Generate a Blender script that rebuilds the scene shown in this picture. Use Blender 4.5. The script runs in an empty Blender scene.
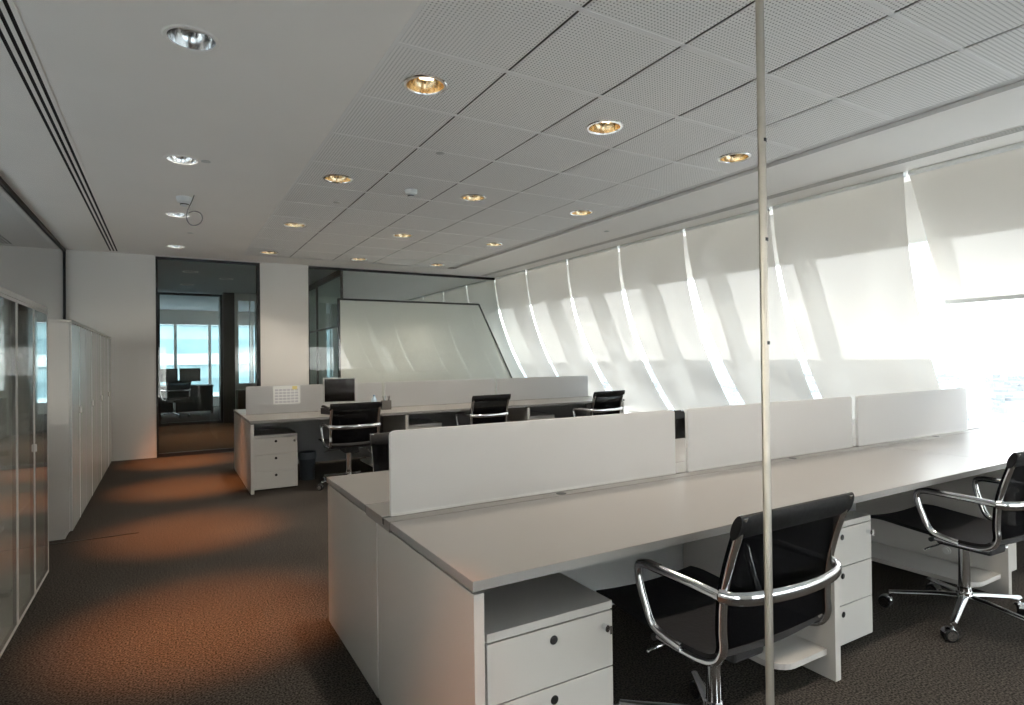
import bpy, bmesh, math, random
from mathutils import Vector, Matrix
PI = math.pi
SC = bpy.context.scene
COL = SC.collection

# ------------------------------------------------------------------ camera
cd = bpy.data.cameras.new('camera'); cam = bpy.data.objects.new('camera', cd); COL.objects.link(cam)
F_PX = 593.68; yaw, pitch, roll = 0.526769147, 9.06069453e-03, -1.25218572e-02
fw = Vector((math.sin(yaw)*math.cos(pitch), math.cos(yaw)*math.cos(pitch), math.sin(pitch)))
rt = fw.cross(Vector((0, 0, 1))).normalized(); up = rt.cross(fw)
r2 = rt*math.cos(roll)+up*math.sin(roll); u2 = -rt*math.sin(roll)+up*math.cos(roll)
m = Matrix((r2, u2, -fw)).transposed().to_4x4(); m.translation = Vector((0, 0, 1.345))
cam.matrix_world = m
cd.sensor_width = 36; cd.lens = F_PX/1024*36; cd.clip_start = 0.02; cd.clip_end = 20000
SC.camera = cam
# ------------------------------------------------------------------ world, sun, exposure
SC.view_settings.view_transform = 'Standard'; SC.view_settings.look = 'None'
SC.view_settings.exposure = 2.68; SC.view_settings.gamma = 1; SC.view_settings.use_curve_mapping = False
SC.cycles.diffuse_bounces = 8; SC.cycles.max_bounces = 16; SC.cycles.transparent_max_bounces = 24; SC.cycles.caustics_reflective = False; SC.cycles.caustics_refractive = False
w = bpy.data.worlds.new('sky'); SC.world = w; w.use_nodes = True
nt = w.node_tree; nt.nodes.clear()
o_ = nt.nodes.new('ShaderNodeOutputWorld'); bgn = nt.nodes.new('ShaderNodeBackground')
tc = nt.nodes.new('ShaderNodeTexCoord'); sx = nt.nodes.new('ShaderNodeSeparateXYZ'); cr = nt.nodes.new('ShaderNodeValToRGB')
nt.links.new(tc.outputs['Generated'], sx.inputs[0]); nt.links.new(sx.outputs['Z'], cr.inputs[0])
cr.color_ramp.elements[0].position = 0.0; cr.color_ramp.elements[0].color = (1.0, 0.985, 0.96, 1)
cr.color_ramp.elements[1].position = 0.6; cr.color_ramp.elements[1].color = (0.70, 0.77, 0.88, 1)
e = cr.color_ramp.elements.new(0.25); e.color = (0.88, 0.91, 0.96, 1)
nt.links.new(cr.outputs[0], bgn.inputs[0]); bgn.inputs[1].default_value = 1.55
nt.links.new(bgn.outputs[0], o_.inputs[0])
sl = bpy.data.lights.new('sun', 'SUN'); sun = bpy.data.objects.new('sun', sl); COL.objects.link(sun)
sl.energy = .44; sl.angle = math.radians(0.6); sl.color = (1.0, 0.93, 0.80)
SUNV = Vector((0.66, -0.30, 0.54)).normalized()          # towards the sun
sun.rotation_euler = (-SUNV).to_track_quat('-Z', 'Y').to_euler(); sun.location = SUNV*60

# ------------------------------------------------------------------ materials
def mat(name, col=(.8, .8, .8), rough=.5, metal=0., spec=.5, coat=0.):
    mm = bpy.data.materials.new(name); mm.use_nodes = True
    b = mm.node_tree.nodes['Principled BSDF']
    b.inputs['Base Color'].default_value = (*col, 1); b.inputs['Roughness'].default_value = rough
    b.inputs['Metallic'].default_value = metal; b.inputs['Specular IOR Level'].default_value = spec
    b.inputs['Coat Weight'].default_value = coat
    return mm
def N(mm, t): return mm.node_tree.nodes.new(t)
def L(mm, a, b): mm.node_tree.links.new(a, b)
def noisy(mm, scale, amount, detail=4, bump=0., coords='Object', stretch=None):
    b = mm.node_tree.nodes['Principled BSDF']; c = tuple(b.inputs['Base Color'].default_value)
    t = N(mm, 'ShaderNodeTexCoord'); n = N(mm, 'ShaderNodeTexNoise'); n.inputs['Scale'].default_value = scale; n.inputs['Detail'].default_value = detail
    src = t.outputs[coords]
    if stretch:
        mp = N(mm, 'ShaderNodeMapping'); mp.inputs['Scale'].default_value = stretch; L(mm, src, mp.inputs[0]); src = mp.outputs[0]
    L(mm, src, n.inputs['Vector'])
    r = N(mm, 'ShaderNodeMapRange'); r.inputs[1].default_value = .3; r.inputs[2].default_value = .7
    r.inputs[3].default_value = 1-amount; r.inputs[4].default_value = 1+amount; L(mm, n.outputs[0], r.inputs[0])
    mx = N(mm, 'ShaderNodeVectorMath'); mx.operation = 'SCALE'; mx.inputs[0].default_value = c[:3]; L(mm, r.outputs[0], mx.inputs['Scale'])
    L(mm, mx.outputs[0], b.inputs['Base Color'])
    if bump:
        bp = N(mm, 'ShaderNodeBump'); bp.inputs['Strength'].default_value = bump; bp.inputs['Distance'].default_value = .004
        L(mm, n.outputs[0], bp.inputs['Height']); L(mm, bp.outputs[0], b.inputs['Normal'])
    return mm
def emis(name, col, s):
    mm = bpy.data.materials.new(name); mm.use_nodes = True; t = mm.node_tree; t.nodes.clear()
    e = t.nodes.new('ShaderNodeEmission'); e.inputs[0].default_value = (*col, 1); e.inputs[1].default_value = s
    o = t.nodes.new('ShaderNodeOutputMaterial'); t.links.new(e.outputs[0], o.inputs[0]); return mm
def glass(name, tint=(.93, .97, .95), refl=1.0, rough=0.0):
    mm = bpy.data.materials.new(name); mm.use_nodes = True; t = mm.node_tree; t.nodes.clear()
    tr = t.nodes.new('ShaderNodeBsdfTransparent'); tr.inputs[0].default_value = (*tint, 1)
    gl = t.nodes.new('ShaderNodeBsdfGlossy'); gl.inputs['Roughness'].default_value = rough
    fr = t.nodes.new('ShaderNodeFresnel'); fr.inputs[0].default_value = 1.5
    mu = t.nodes.new('ShaderNodeMath'); mu.operation = 'MULTIPLY'; mu.inputs[1].default_value = refl; mu.use_clamp = True
    mx = t.nodes.new('ShaderNodeMixShader'); o = t.nodes.new('ShaderNodeOutputMaterial')
    ge = t.nodes.new('ShaderNodeNewGeometry'); sb = t.nodes.new('ShaderNodeMath'); sb.operation = 'SUBTRACT'; sb.inputs[0].default_value = 1
    t.links.new(ge.outputs['Backfacing'], sb.inputs[1]); m2 = t.nodes.new('ShaderNodeMath'); m2.operation = 'MULTIPLY'   # reflect on the outer faces only
    t.links.new(fr.outputs[0], mu.inputs[0]); t.links.new(mu.outputs[0], m2.inputs[0]); t.links.new(sb.outputs[0], m2.inputs[1]); t.links.new(m2.outputs[0], mx.inputs[0])
    t.links.new(tr.outputs[0], mx.inputs[1]); t.links.new(gl.outputs[0], mx.inputs[2]); t.links.new(mx.outputs[0], o.inputs[0])
    return mm
def cloth(name, col, tcol, transl, open_, openc=(1, 1, 1)):
    mm = bpy.data.materials.new(name); mm.use_nodes = True; t = mm.node_tree; t.nodes.clear()
    d = t.nodes.new('ShaderNodeBsdfDiffuse'); d.inputs[0].default_value = (*col, 1)
    l = t.nodes.new('ShaderNodeBsdfTranslucent'); l.inputs[0].default_value = (*tcol, 1)
    p = t.nodes.new('ShaderNodeBsdfTransparent'); p.inputs[0].default_value = (*openc, 1)
    tcn = t.nodes.new('ShaderNodeTexCoord'); nz = t.nodes.new('ShaderNodeTexNoise'); nz.inputs['Scale'].default_value = 2.2; nz.inputs['Detail'].default_value = 3
    mr = t.nodes.new('ShaderNodeMapRange'); mr.inputs[1].default_value = .3; mr.inputs[2].default_value = .7
    mr.inputs[3].default_value = transl-.03; mr.inputs[4].default_value = transl+.03
    t.links.new(tcn.outputs['Object'], nz.inputs['Vector']); t.links.new(nz.outputs[0], mr.inputs[0])
    a = t.nodes.new('ShaderNodeMixShader'); t.links.new(mr.outputs[0], a.inputs[0]); t.links.new(d.outputs[0], a.inputs[1]); t.links.new(l.outputs[0], a.inputs[2])
    b = t.nodes.new('ShaderNodeMixShader'); b.inputs[0].default_value = open_; t.links.new(a.outputs[0], b.inputs[1]); t.links.new(p.outputs[0], b.inputs[2])
    o = t.nodes.new('ShaderNodeOutputMaterial'); t.links.new(b.outputs[0], o.inputs[0]); return mm

M = {}
# carpet
M['carpet'] = mat('carpet', (.118, .078, .056), .95, spec=.1)
def carpet():
    mm = M['carpet']; b = mm.node_tree.nodes['Principled BSDF']
    t = N(mm, 'ShaderNodeTexCoord')
    n = N(mm, 'ShaderNodeTexNoise'); n.inputs['Scale'].default_value = 120; n.inputs['Detail'].default_value = 3; L(mm, t.outputs['Object'], n.inputs['Vector'])
    n2 = N(mm, 'ShaderNodeTexNoise'); n2.inputs['Scale'].default_value = 1.1; n2.inputs['Detail'].default_value = 2; L(mm, t.outputs['Object'], n2.inputs['Vector'])
    r = N(mm, 'ShaderNodeValToRGB'); r.color_ramp.elements[0].position = .40; r.color_ramp.elements[0].color = (.016, .0145, .013, 1)
    r.color_ramp.elements[1].position = .62; r.color_ramp.elements[1].color = (.092, .080, .070, 1)
    L(mm, n.outputs[0], r.inputs[0])
    mr = N(mm, 'ShaderNodeMapRange'); mr.inputs[1].default_value = .3; mr.inputs[2].default_value = .7; mr.inputs[3].default_value = .9; mr.inputs[4].default_value = 1.1
    L(mm, n2.outputs[0], mr.inputs[0])
    v = N(mm, 'ShaderNodeVectorMath'); v.operation = 'SCALE'; L(mm, r.outputs[0], v.inputs[0]); L(mm, mr.outputs[0], v.inputs['Scale']); L(mm, v.outputs[0], b.inputs['Base Color'])
    bp = N(mm, 'ShaderNodeBump'); bp.inputs['Strength'].default_value = .25; bp.inputs['Distance'].default_value = .004; L(mm, n.outputs[0], bp.inputs['Height']); L(mm, bp.outputs[0], b.inputs['Normal'])
carpet()
M['plaster'] = noisy(mat('plaster', (.95, .925, .89), .85, spec=.2), 3, .015)
M['wall'] = noisy(mat('wall_paint', (.76, .74, .71), .8, spec=.25), 3, .015)
M['white'] = noisy(mat('white_laminate', (.50, .48, .455), .38, spec=.4), 6, .012)
M['top'] = noisy(mat('desktop_laminate', (.235, .225, .215), .33, spec=.45), 5, .012)
M['edge'] = noisy(mat('desk_edge', (.25, .245, .24), .5), 8, .015)
M['grey'] = noisy(mat('grey_panel', (.22, .22, .22), .6), 5, .02)
M['cream'] = noisy(mat('cream_panel', (.86, .83, .80), .4, spec=.4), 1.5, .02)
M['dark'] = mat('black_frame', (.012, .012, .013), .45)
M['black'] = noisy(mat('black_plastic', (.018, .018, .02), .45), 20, .1)
M['slot'] = mat('slot_dark', (.004, .004, .004), .8)
M['gap'] = mat('joint_dark', (.10, .10, .10), .8)
M['cabin'] = mat('cabinet_inside', (.85, .84, .80), .5)
M['chrome'] = noisy(mat('chrome', (.80, .81, .83), .10, 1.), 9, .04)
M['alu'] = noisy(mat('brushed_aluminium', (.50, .46, .40), .38, .9), 30, .10)
M['band'] = noisy(mat('black_leather', (.006, .006, .007), .6, spec=.3), 60, .15, bump=.3)
M['meshback'] = cloth('black_mesh_fabric', (.006, .006, .007), (.006, .006, .007), .1, .20)
M['seat'] = noisy(mat('black_seat_fabric', (.010, .010, .012), .65, spec=.3), 80, .2, bump=.3)
M['blind'] = cloth('roller_blind_fabric', (.86, .825, .775), (.93, .88, .81), .118, .04)
M['pane'] = glass('window_glass', (.96, .975, .97))
M['ipane'] = glass('partition_glass', (.93, .95, .94), 1.0)
M['cpane'] = glass('cabinet_glass', (.97, .98, .97), 1.8, .03)
M['edgeglass'] = mat('screen_edge', (.80, .88, .88), .3)
M['mullion'] = noisy(mat('white_mullion', (.80, .82, .82), .45), 5, .01)
M['cove'] = mat('cove_grey', (.72, .71, .70), .7)
M['gold'] = noisy(mat('gold_reflector', (.80, .62, .38), .18, 1.), 40, .1)
M['silver'] = noisy(mat('silver_reflector', (.82, .82, .82), .15, 1.), 40, .1)
M['lampglow'] = emis('warm_lamp', (1, .70, .38), 4)
M['lampcool'] = emis('white_lamp', (1, .93, .82), 2.5)
M['lampoff'] = mat('frosted_lamp', (.8, .8, .78), .3)
M['scr'] = noisy(mat('monitor_screen', (.010, .008, .007), .12), 2, .1)
M['silverp'] = mat('silver_plastic', (.60, .60, .58), .4)
M['bin'] = noisy(mat('bin_plastic', (.035, .045, .055), .5), 10, .1)
M['binbag'] = mat('bin_liner', (.09, .11, .13), .35)
M['wood'] = noisy(mat('dark_wood', (.060, .045, .038), .45), 4, .25, stretch=(8, 8, .6))
M['lobbyceil'] = noisy(mat('lobby_ceiling', (.50, .51, .52), .8), 3, .02)
M['bluep'] = mat('blue_plastic', (.22, .32, .45), .3)
M['paper'] = mat('paper', (.86, .86, .84), .8)
M['yellow'] = mat('yellow_note', (.85, .72, .30), .8)
M['ink'] = mat('grey_ink', (.62, .60, .64), .8)
M['frontpane'] = bpy.data.materials.new('clear_front_glass'); M['frontpane'].use_nodes = True
t_ = M['frontpane'].node_tree; t_.nodes.clear(); a_ = t_.nodes.new('ShaderNodeBsdfTransparent'); a_.inputs[0].default_value = (.985, .99, .985, 1)
b_ = t_.nodes.new('ShaderNodeOutputMaterial'); t_.links.new(a_.outputs[0], b_.inputs[0])

def tile_mat():
    mm = mat('perforated_tile', (.74, .74, .73), .8, spec=.2); b = mm.node_tree.nodes['Principled BSDF']
    t = N(mm, 'ShaderNodeTexCoord'); s = N(mm, 'ShaderNodeSeparateXYZ'); L(mm, t.outputs['Object'], s.inputs[0])
    ds = []
    for ax in ('X', 'Y'):
        a = N(mm, 'ShaderNodeMath'); a.operation = 'DIVIDE'; a.inputs[1].default_value = .0195; L(mm, s.outputs[ax], a.inputs[0])
        f = N(mm, 'ShaderNodeMath'); f.operation = 'FRACT'; L(mm, a.outputs[0], f.inputs[0])
        g = N(mm, 'ShaderNodeMath'); g.operation = 'SUBTRACT'; g.inputs[1].default_value = .5; L(mm, f.outputs[0], g.inputs[0])
        h = N(mm, 'ShaderNodeMath'); h.operation = 'MULTIPLY'; L(mm, g.outputs[0], h.inputs[0]); L(mm, g.outputs[0], h.inputs[1]); ds.append(h)
    ad = N(mm, 'ShaderNodeMath'); ad.operation = 'ADD'; L(mm, ds[0].outputs[0], ad.inputs[0]); L(mm, ds[1].outputs[0], ad.inputs[1])
    lt = N(mm, 'ShaderNodeMath'); lt.operation = 'LESS_THAN'; lt.inputs[1].default_value = .042; L(mm, ad.outputs[0], lt.inputs[0])
    mx = N(mm, 'ShaderNodeMix'); mx.data_type = 'RGBA'; L(mm, lt.outputs[0], mx.inputs[0])
    mx.inputs[6].default_value = (.94, .93, .915, 1); mx.inputs[7].default_value = (.34, .34, .33, 1)
    L(mm, mx.outputs[2], b.inputs['Base Color']); return mm
M['tile'] = tile_mat()

# ------------------------------------------------------------------ helpers
def bx(bm, x0, x1, y0, y1, z0, z1, bev=0.):
    vs = [bm.verts.new((x, y, z)) for x in (x0, x1) for y in (y0, y1) for z in (z0, z1)]
    fs = [(0, 1, 3, 2), (4, 6, 7, 5), (0, 4, 5, 1), (2, 3, 7, 6), (0, 2, 6, 4), (1, 5, 7, 3)]
    faces = [bm.faces.new([vs[i] for i in f]) for f in fs]
    if bev > 0:
        ed = list({e for f in faces for e in f.edges})
        bmesh.ops.bevel(bm, geom=ed, offset=bev, segments=2, affect='EDGES', profile=.5)
def poly(bm, pts, axis, a0, a1):
    """outline pts (2D) extruded along axis 'x','y','z' from a0 to a1"""
    def P(p, a):
        return {'x': (a, p[0], p[1]), 'y': (p[0], a, p[1]), 'z': (p[0], p[1], a)}[axis]
    A = [bm.verts.new(P(p, a0)) for p in pts]; B = [bm.verts.new(P(p, a1)) for p in pts]
    bm.faces.new(A); bm.faces.new(B[::-1]); n = len(pts)
    for i in range(n): bm.faces.new([A[i], B[i], B[(i+1) % n], A[(i+1) % n]])
def smooth_path(pts, n=6, closed=False):
    P = [Vector(p) for p in pts]; out = []
    k = len(P)
    rng = range(k) if closed else range(k-1)
    for i in rng:
        p0 = P[(i-1) % k] if (closed or i > 0) else P[0]; p1 = P[i]; p2 = P[(i+1) % k]; p3 = P[(i+2) % k] if (closed or i < k-2) else P[-1]
        for j in range(n):
            t = j/n
            out.append(.5*((2*p1)+(-p0+p2)*t+(2*p0-5*p1+4*p2-p3)*t*t+(-p0+3*p1-3*p2+p3)*t**3))
    if not closed: out.append(P[-1])
    return out
def tube(bm, pts, r, seg=10, r2=None, closed=False, side=Vector((1, 0, 0))):
    """sweep an ellipse: r across 'side', r2 across the other; r may be a list"""
    P = [Vector(p) for p in pts]; n = len(P); rings = []
    for i, p in enumerate(P):
        a = P[(i-1) % n] if (closed or i > 0) else p; b = P[(i+1) % n] if (closed or i < n-1) else p
        t = (b-a).normalized()
        s = side-t*side.dot(t)
        if s.length < .15:
            s = Vector((0, 0, 1))-t*t.z
            if s.length < .15: s = Vector((0, 1, 0))-t*t.y
        s.normalize(); u = t.cross(s)
        ra = r[i] if isinstance(r, (list, tuple)) else r; rb = r2 if r2 else ra
        rings.append([bm.verts.new(p+s*ra*math.cos(2*PI*k/seg)+u*rb*math.sin(2*PI*k/seg)) for k in range(seg)])
    m_ = n if closed else n-1
    for i in range(m_):
        A, B = rings[i], rings[(i+1) % n]
        for k in range(seg): bm.faces.new([A[k], A[(k+1) % seg], B[(k+1) % seg], B[k]])
    if not closed:
        bm.faces.new(rings[0][::-1]); bm.faces.new(rings[-1])
def lathe(bm, prof, cx=0, cy=0, seg=24, axis='z'):
    rings = []
    for (r, z) in prof:
        if r < 1e-6: rings.append([bm.verts.new((cx, cy, z))])
        else: rings.append([bm.verts.new((cx+r*math.cos(2*PI*k/seg), cy+r*math.sin(2*PI*k/seg), z)) for k in range(seg)])
    for A, B in zip(rings, rings[1:]):
        for k in range(seg):
            a0, a1 = A[k % len(A)], A[(k+1) % seg % len(A)]; b0, b1 = B[k % len(B)], B[(k+1) % seg % len(B)]
            f = [a0, a1, b1, b0]; f = [v for i, v in enumerate(f) if v not in f[:i]]
            if len(f) > 2: bm.faces.new(f)
def disc_x(bm, x0, x1, cy, cz, r, seg=20):
    poly(bm, [(cy+r*math.cos(2*PI*k/seg), cz+r*math.sin(2*PI*k/seg)) for k in range(seg)], 'x', x0, x1)
def disc_y(bm, y0, y1, cx, cz, r, seg=20):
    poly(bm, [(cx+r*math.cos(2*PI*k/seg), cz+r*math.sin(2*PI*k/seg)) for k in range(seg)], 'y', y0, y1)
def hole_plate(bm, x0, x1, y0, y1, z, cx, cy, r, seg=32):
    """flat plate facing down with a round hole"""
    V_, C_ = [], []
    for k in range(seg):
        a = 2*PI*(k+.5)/seg; c, s = math.cos(a), math.sin(a)
        ts = []
        if c > 1e-9: ts.append((x1-cx)/c)
        if c < -1e-9: ts.append((x0-cx)/c)
        if s > 1e-9: ts.append((y1-cy)/s)
        if s < -1e-9: ts.append((y0-cy)/s)
        t = min(ts); V_.append((cx+c*t, cy+s*t, a)); C_.append((cx+c*r, cy+s*r))
    ring = [bm.verts.new((p[0], p[1], z)) for p in C_]; outer = [bm.verts.new((p[0], p[1], z)) for p in V_]
    corners = [(x1, y1), (x0, y1), (x0, y0), (x1, y0)]
    ca = [math.atan2(c[1]-cy, c[0]-cx) % (2*PI) for c in corners]
    for k in range(seg):
        k2 = (k+1) % seg; a, b = V_[k][2], V_[k2][2] if k2 else V_[k2][2]+2*PI
        f = [ring[k], outer[k]]
        for c, an in zip(corners, ca):
            for aa in (an, an+2*PI):
                if a < aa < b and abs(aa-a) > 1e-6: f.append(bm.verts.new((c[0], c[1], z)))
        f += [outer[k2], ring[k2]]; bm.faces.new(f[::-1] if False else f)
def obj(name, bm, m, parent=None, smooth=False, loc=None):
    bmesh.ops.recalc_face_normals(bm, faces=bm.faces)
    me = bpy.data.meshes.new(name); bm.to_mesh(me); bm.free()
    for mm in (m if isinstance(m, (list, tuple)) else [m]): me.materials.append(M[mm] if isinstance(mm, str) else mm)
    if smooth:
        for p in me.polygons: p.use_smooth = True
        me.set_sharp_from_angle(angle=math.radians(40))
    o = bpy.data.objects.new(name, me); COL.objects.link(o)
    if parent: o.parent = parent
    if loc: o.location = loc
    return o
def B(): return bmesh.new()
def tag(o, label=None, cat=None, group=None, kind=None):
    if label: o['label'] = label
    if cat: o['category'] = cat
    if group: o['group'] = group
    if kind: o['kind'] = kind
    return o
def thing(name, label, cat, loc=(0, 0, 0), rz=0, group=None):
    o = bpy.data.objects.new(name, None); COL.objects.link(o); o.location = loc; o.rotation_euler = (0, 0, rz); o.empty_display_size = .1
    return tag(o, label, cat, group)
def struct(name, bm, m, parent=None, label=None, smooth=False):
    o = obj(name, bm, m, parent, smooth)
    if parent is None: o['kind'] = 'structure'
    if label: o['label'] = label
    return o
def sroot(name, label=None):
    o = bpy.data.objects.new(name, None); COL.objects.link(o); o['kind'] = 'structure'
    if label: o['label'] = label
    return o
def copy_tree(o, parent=None):
    c = o.copy(); COL.objects.link(c)
    if parent: c.parent = parent; c.matrix_parent_inverse = o.matrix_parent_inverse.copy()
    for ch in [q for q in bpy.data.objects if q.parent == o]: copy_tree(ch, c)
    return c
def dup(root, loc, rz=0, label=None, group=None):
    c = copy_tree(root); c.location = loc; c.rotation_euler = (0, 0, rz)
    if label: c['label'] = label
    if group: c['group'] = group
    return c
def panel_x(name, m, parent, x0, x1, y0, y1, z0, z1, bev=.0015, label=None):
    b = B(); bx(b, x0, x1, y0, y1, z0, z1, bev); o = obj(name, b, m, parent)
    if label: o['label'] = label
    return o

ZC = 2.86; YB = 9.79; YN = -3.0; XL = -1.17
def XW(z): return 5.74+.43*(ZC-z)      # inner face line of the inclined glazing
def XB(z): return 5.33+.43*(ZC-z)      # straight line of the blinds
ZS = .52                                # sill height

# ================================================================== SHELL
b = B(); bx(b, -3, 7.0, YN-.2, 20.4, -.12, 0); struct('floor', b, 'carpet', label='brown grey speckled carpet of the office')
b = B(); bx(b, -.77, -.20, 5.552, 5.562, -.002, .004); struct('trim_1', b, 'dark', label='thin dark carpet joint in front of the tall white cabinets')

# ceiling: plaster field left of the tiles with holes for lamps
LX = .11; LY = [3.14, 5.06, 6.98, 8.90]; TX = [.957, 1.568, 2.188, 2.809, 3.445, 4.075]; TY = [1.42-.645*6+.645*i for i in range(19)]
TLX = [1.246, 2.508, 3.775]; TLY = [1.13, 3.06, 5.0, 6.93, 8.86]
LH = .105
b = B()
ys = [YN-.2]+[y for yy in [1.13]+LY for y in (yy-.2, yy+.2)]+[YB]
for i in range(len(ys)-1):
    if i % 2 == 1: hole_plate(b, LX-.2, LX+.2, ys[i], ys[i+1], ZC, LX, (ys[i]+ys[i+1])/2, LH)
    else:
        b.faces.new([b.verts.new(p) for p in ((LX-.2, ys[i], ZC), (LX-.2, ys[i+1], ZC), (LX+.2, ys[i+1], ZC), (LX+.2, ys[i], ZC))])
def quad(bm, x0, x1, y0, y1, z): bm.faces.new([bm.verts.new(p) for p in ((x0, y0, z), (x0, y1, z), (x1, y1, z), (x1, y0, z))])
quad(b, XL-.1, LX-.2, YN-.2, YB, ZC)
quad(b, LX+.2, TX[0], YN-.2, YB, ZC)
quad(b, TX[0], TX[-1]+.15, TY[-4]+.645*0+0, YB, ZC) if False else None
YT = 9.16
quad(b, TX[0], 6.2, YT, YB, ZC)
quad(b, TX[-1]+.15, 6.2, YN-.2, YT, ZC)
bx(b, -3, 5.9, YN-.2, YB, ZC+.30, ZC+.42)       # slab above
ceil = struct('ceiling', b, 'plaster', label='smooth white plaster ceiling fields')
M['rail'] = mat('rail_white', (.90, .89, .88), .7)
# tile field
ty = [YT-.645*i for i in range(20)][::-1]
b = B(); g = .007
for i in range(5):
    for j in range(19):
        x0, x1 = TX[i]+g, TX[i+1]-g; y0, y1 = ty[j]+.003, ty[j+1]-.003
        c = [(lx, ly) for lx in TLX for ly in TLY if x0 < lx < x1 and y0 < ly < y1]
        if c: hole_plate(b, x0, x1, y0, y1, ZC, c[0][0], c[0][1], LH)
        else: quad(b, x0, x1, y0, y1, ZC)
lamp_tiles = [(lx, ly) for lx in TLX for ly in TLY]
struct('ceiling', b, 'tile', label='perforated metal ceiling tiles')
b = B()
for j in range(20):
    y = ty[j]
    for i in range(5): bx(b, TX[i]+g, TX[i+1]-g, y-.011, y+.011, ZC-.002, ZC+.01)
    for i in range(1, 5): bx(b, TX[i]-g, TX[i]+g, y-.011, y+.011, ZC-.002, ZC+.01)
bx(b, TX[0]-.012, TX[0]+g, ty[0], YT, ZC-.002, ZC+.012)
bx(b, TX[0]-.012, TX[-1], YT-.011, YT+.03, ZC-.002, ZC+.012)
struct('trim_2', b, M['rail'], label='white cross rails between the ceiling tiles')
b = B()
for i in range(1, 5): bx(b, TX[i]-g-.002, TX[i]+g+.002, ty[0], YT, ZC+.004, ZC+.03)
struct('trim_3', b, 'gap', label='dark joints between the rows of ceiling tiles')
b = B(); bx(b, TX[-1]-.03, TX[-1]+.18, YN-.2, YT, ZC+.03, ZC+.04); bx(b, TX[-1]-.008, TX[-1], YN-.2, YT, ZC+.001, ZC+.03); bx(b, TX[-1]+.15, TX[-1]+.156, YN-.2, YT, ZC+.001, ZC+.03)
struct('trim_4', b, 'cove', label='recessed grey strip along the ceiling tiles')

# linear slot vents
def slot_vent(label, x0, x1, n, y0, y1, sw, mf, group=None):
    r = thing('linear_slot_vent', label, 'air vent', ((x0+x1)/2, (y0+y1)/2, ZC), 0, group)
    cx = (x0+x1)/2; cy = (y0+y1)/2
    b = B(); pitch = (x1-x0)/n
    e = [x0-.012-cx]
    bb = B(); bx(bb, x0-cx, x1-cx, y0-cy, y1-cy, -.0025, -.0005); obj('slot_back', bb, 'slot', r)
    for k in range(n+1):
        c = x0+pitch*k-cx; h = (pitch-sw)/2
        bx(b, c-h if k else c-.012, c+h if k < n else c+.012, y0-cy, y1-cy, -.0045, -.0026)
    bx(b, x0-cx-.012, x1-cx+.012, y0-cy-.02, y0-cy, -.0045, -.0005); bx(b, x0-cx-.012, x1-cx+.012, y1-cy, y1-cy+.02, -.0045, -.0005)
    obj('slot_frame', b, mf, r); return r
slot_vent('long ceiling air vent with three black slots above the cabinets', -.665, -.555, 3, -2.5, 9.62, .018, 'plaster')
slot_vent('narrow ceiling air vent with fine dark slots along the roller blinds', 4.965, 5.075, 4, -2.5, 9.66, .016, 'plaster')

# left wall: glass above the cabinets in a black frame, solid behind
b = B(); bx(b, XL-.12, XL-.02, YN-.2, YB, 0, .9); struct('wall_left', b, 'wall', label='white wall behind the cabinets')
w1 = sroot('window_1', 'dark glazed wall above the cabinets in a black frame')
b = B(); bx(b, XL-.02, XL+.02, YN, YB-.02, 2.82, 2.86); bx(b, XL-.02, XL+.02, YB-.06, YB-.02, 0.9, 2.82); bx(b, XL-.02, XL+.02, YN, YB, .9, .94)
struct('window_frame', b, 'dark', w1)
b = B(); bx(b, XL-.006, XL+.006, YN, YB-.06, .94, 2.82); struct('glass_pane', b, glass('side_glass', (.72, .70, .67), 1.3), w1)
# corridor room beyond the left glass; its low unseen windows are added as daylight fill
b = B(); FILL_LW = [(-2.6, -.6), (-.4, 1.6), (1.8, 3.8), (4.0, 6.0), (6.2, 8.2)]; ys_ = YN-.2
for a, c in FILL_LW:
    bx(b, -3.1, -3, ys_, a, 0, 2.9); bx(b, -3.1, -3, a, c, 0, .2); bx(b, -3.1, -3, a, c, 2.1, 2.9); ys_ = c
bx(b, -3.1, -3, ys_, YB, 0, 2.9); struct('wall_left', b, 'wall', label='outer wall of the side room with low windows added for daylight')
for i, (a, c) in enumerate(FILL_LW):
    r = sroot('window_%d' % (40+i)); b = B(); bx(b, -3.07, -3.03, a, c, .2, .25); bx(b, -3.07, -3.03, a, c, 2.05, 2.1); bx(b, -3.07, -3.03, a, a+.05, .25, 2.05); bx(b, -3.07, -3.03, c-.05, c, .25, 2.05)  # added side windows, out of view, letting extra daylight in
    struct('window_frame', b, 'mullion', r); b = B(); bx(b, -3.055, -3.045, a+.05, c-.05, .25, 2.05); struct('glass_pane', b, 'pane', r)
b = B(); bx(b, -3, XL-.1, YN-.2, YB, 2.86, 2.9); struct('ceiling', b, 'lobbyceil')
# back wall (far end), pieces
b = B(); bx(b, -3, -.13, YB, YB+.12, 0, ZC+.3); bx(b, 1.24, 1.96, YB, YB+.12, 0, ZC+.3)
bx(b, -.13, 1.24, YB, YB+.12, 2.846, ZC+.3); bx(b, 1.96, 5.5, YB, YB+.12, 2.852, ZC+.3)
struct('wall_back', b, 'wall', label='white end wall between the glazed openings')
d1 = sroot('door_1', 'tall glazed opening with black frame at the end of the aisle')
b = B(); y0, y1 = YB-.012, YB+.05
bx(b, -.13, -.105, y0, y1, 0, 2.845); bx(b, 1.19, 1.24, y0, y1, 0, 2.845); bx(b, -.105, 1.19, y0, y1, 2.81, 2.845); bx(b, -.105, 1.19, y0, y1, 0, .05)
struct('door_frame', b, 'dark', d1)
b = B(); bx(b, -.105, 1.19, YB+.015, YB+.027, .05, 2.81); struct('glass_pane', b, 'ipane', d1)
w2 = sroot('window_2', 'wide glazed partition with a black top frame beside the windows')
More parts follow.
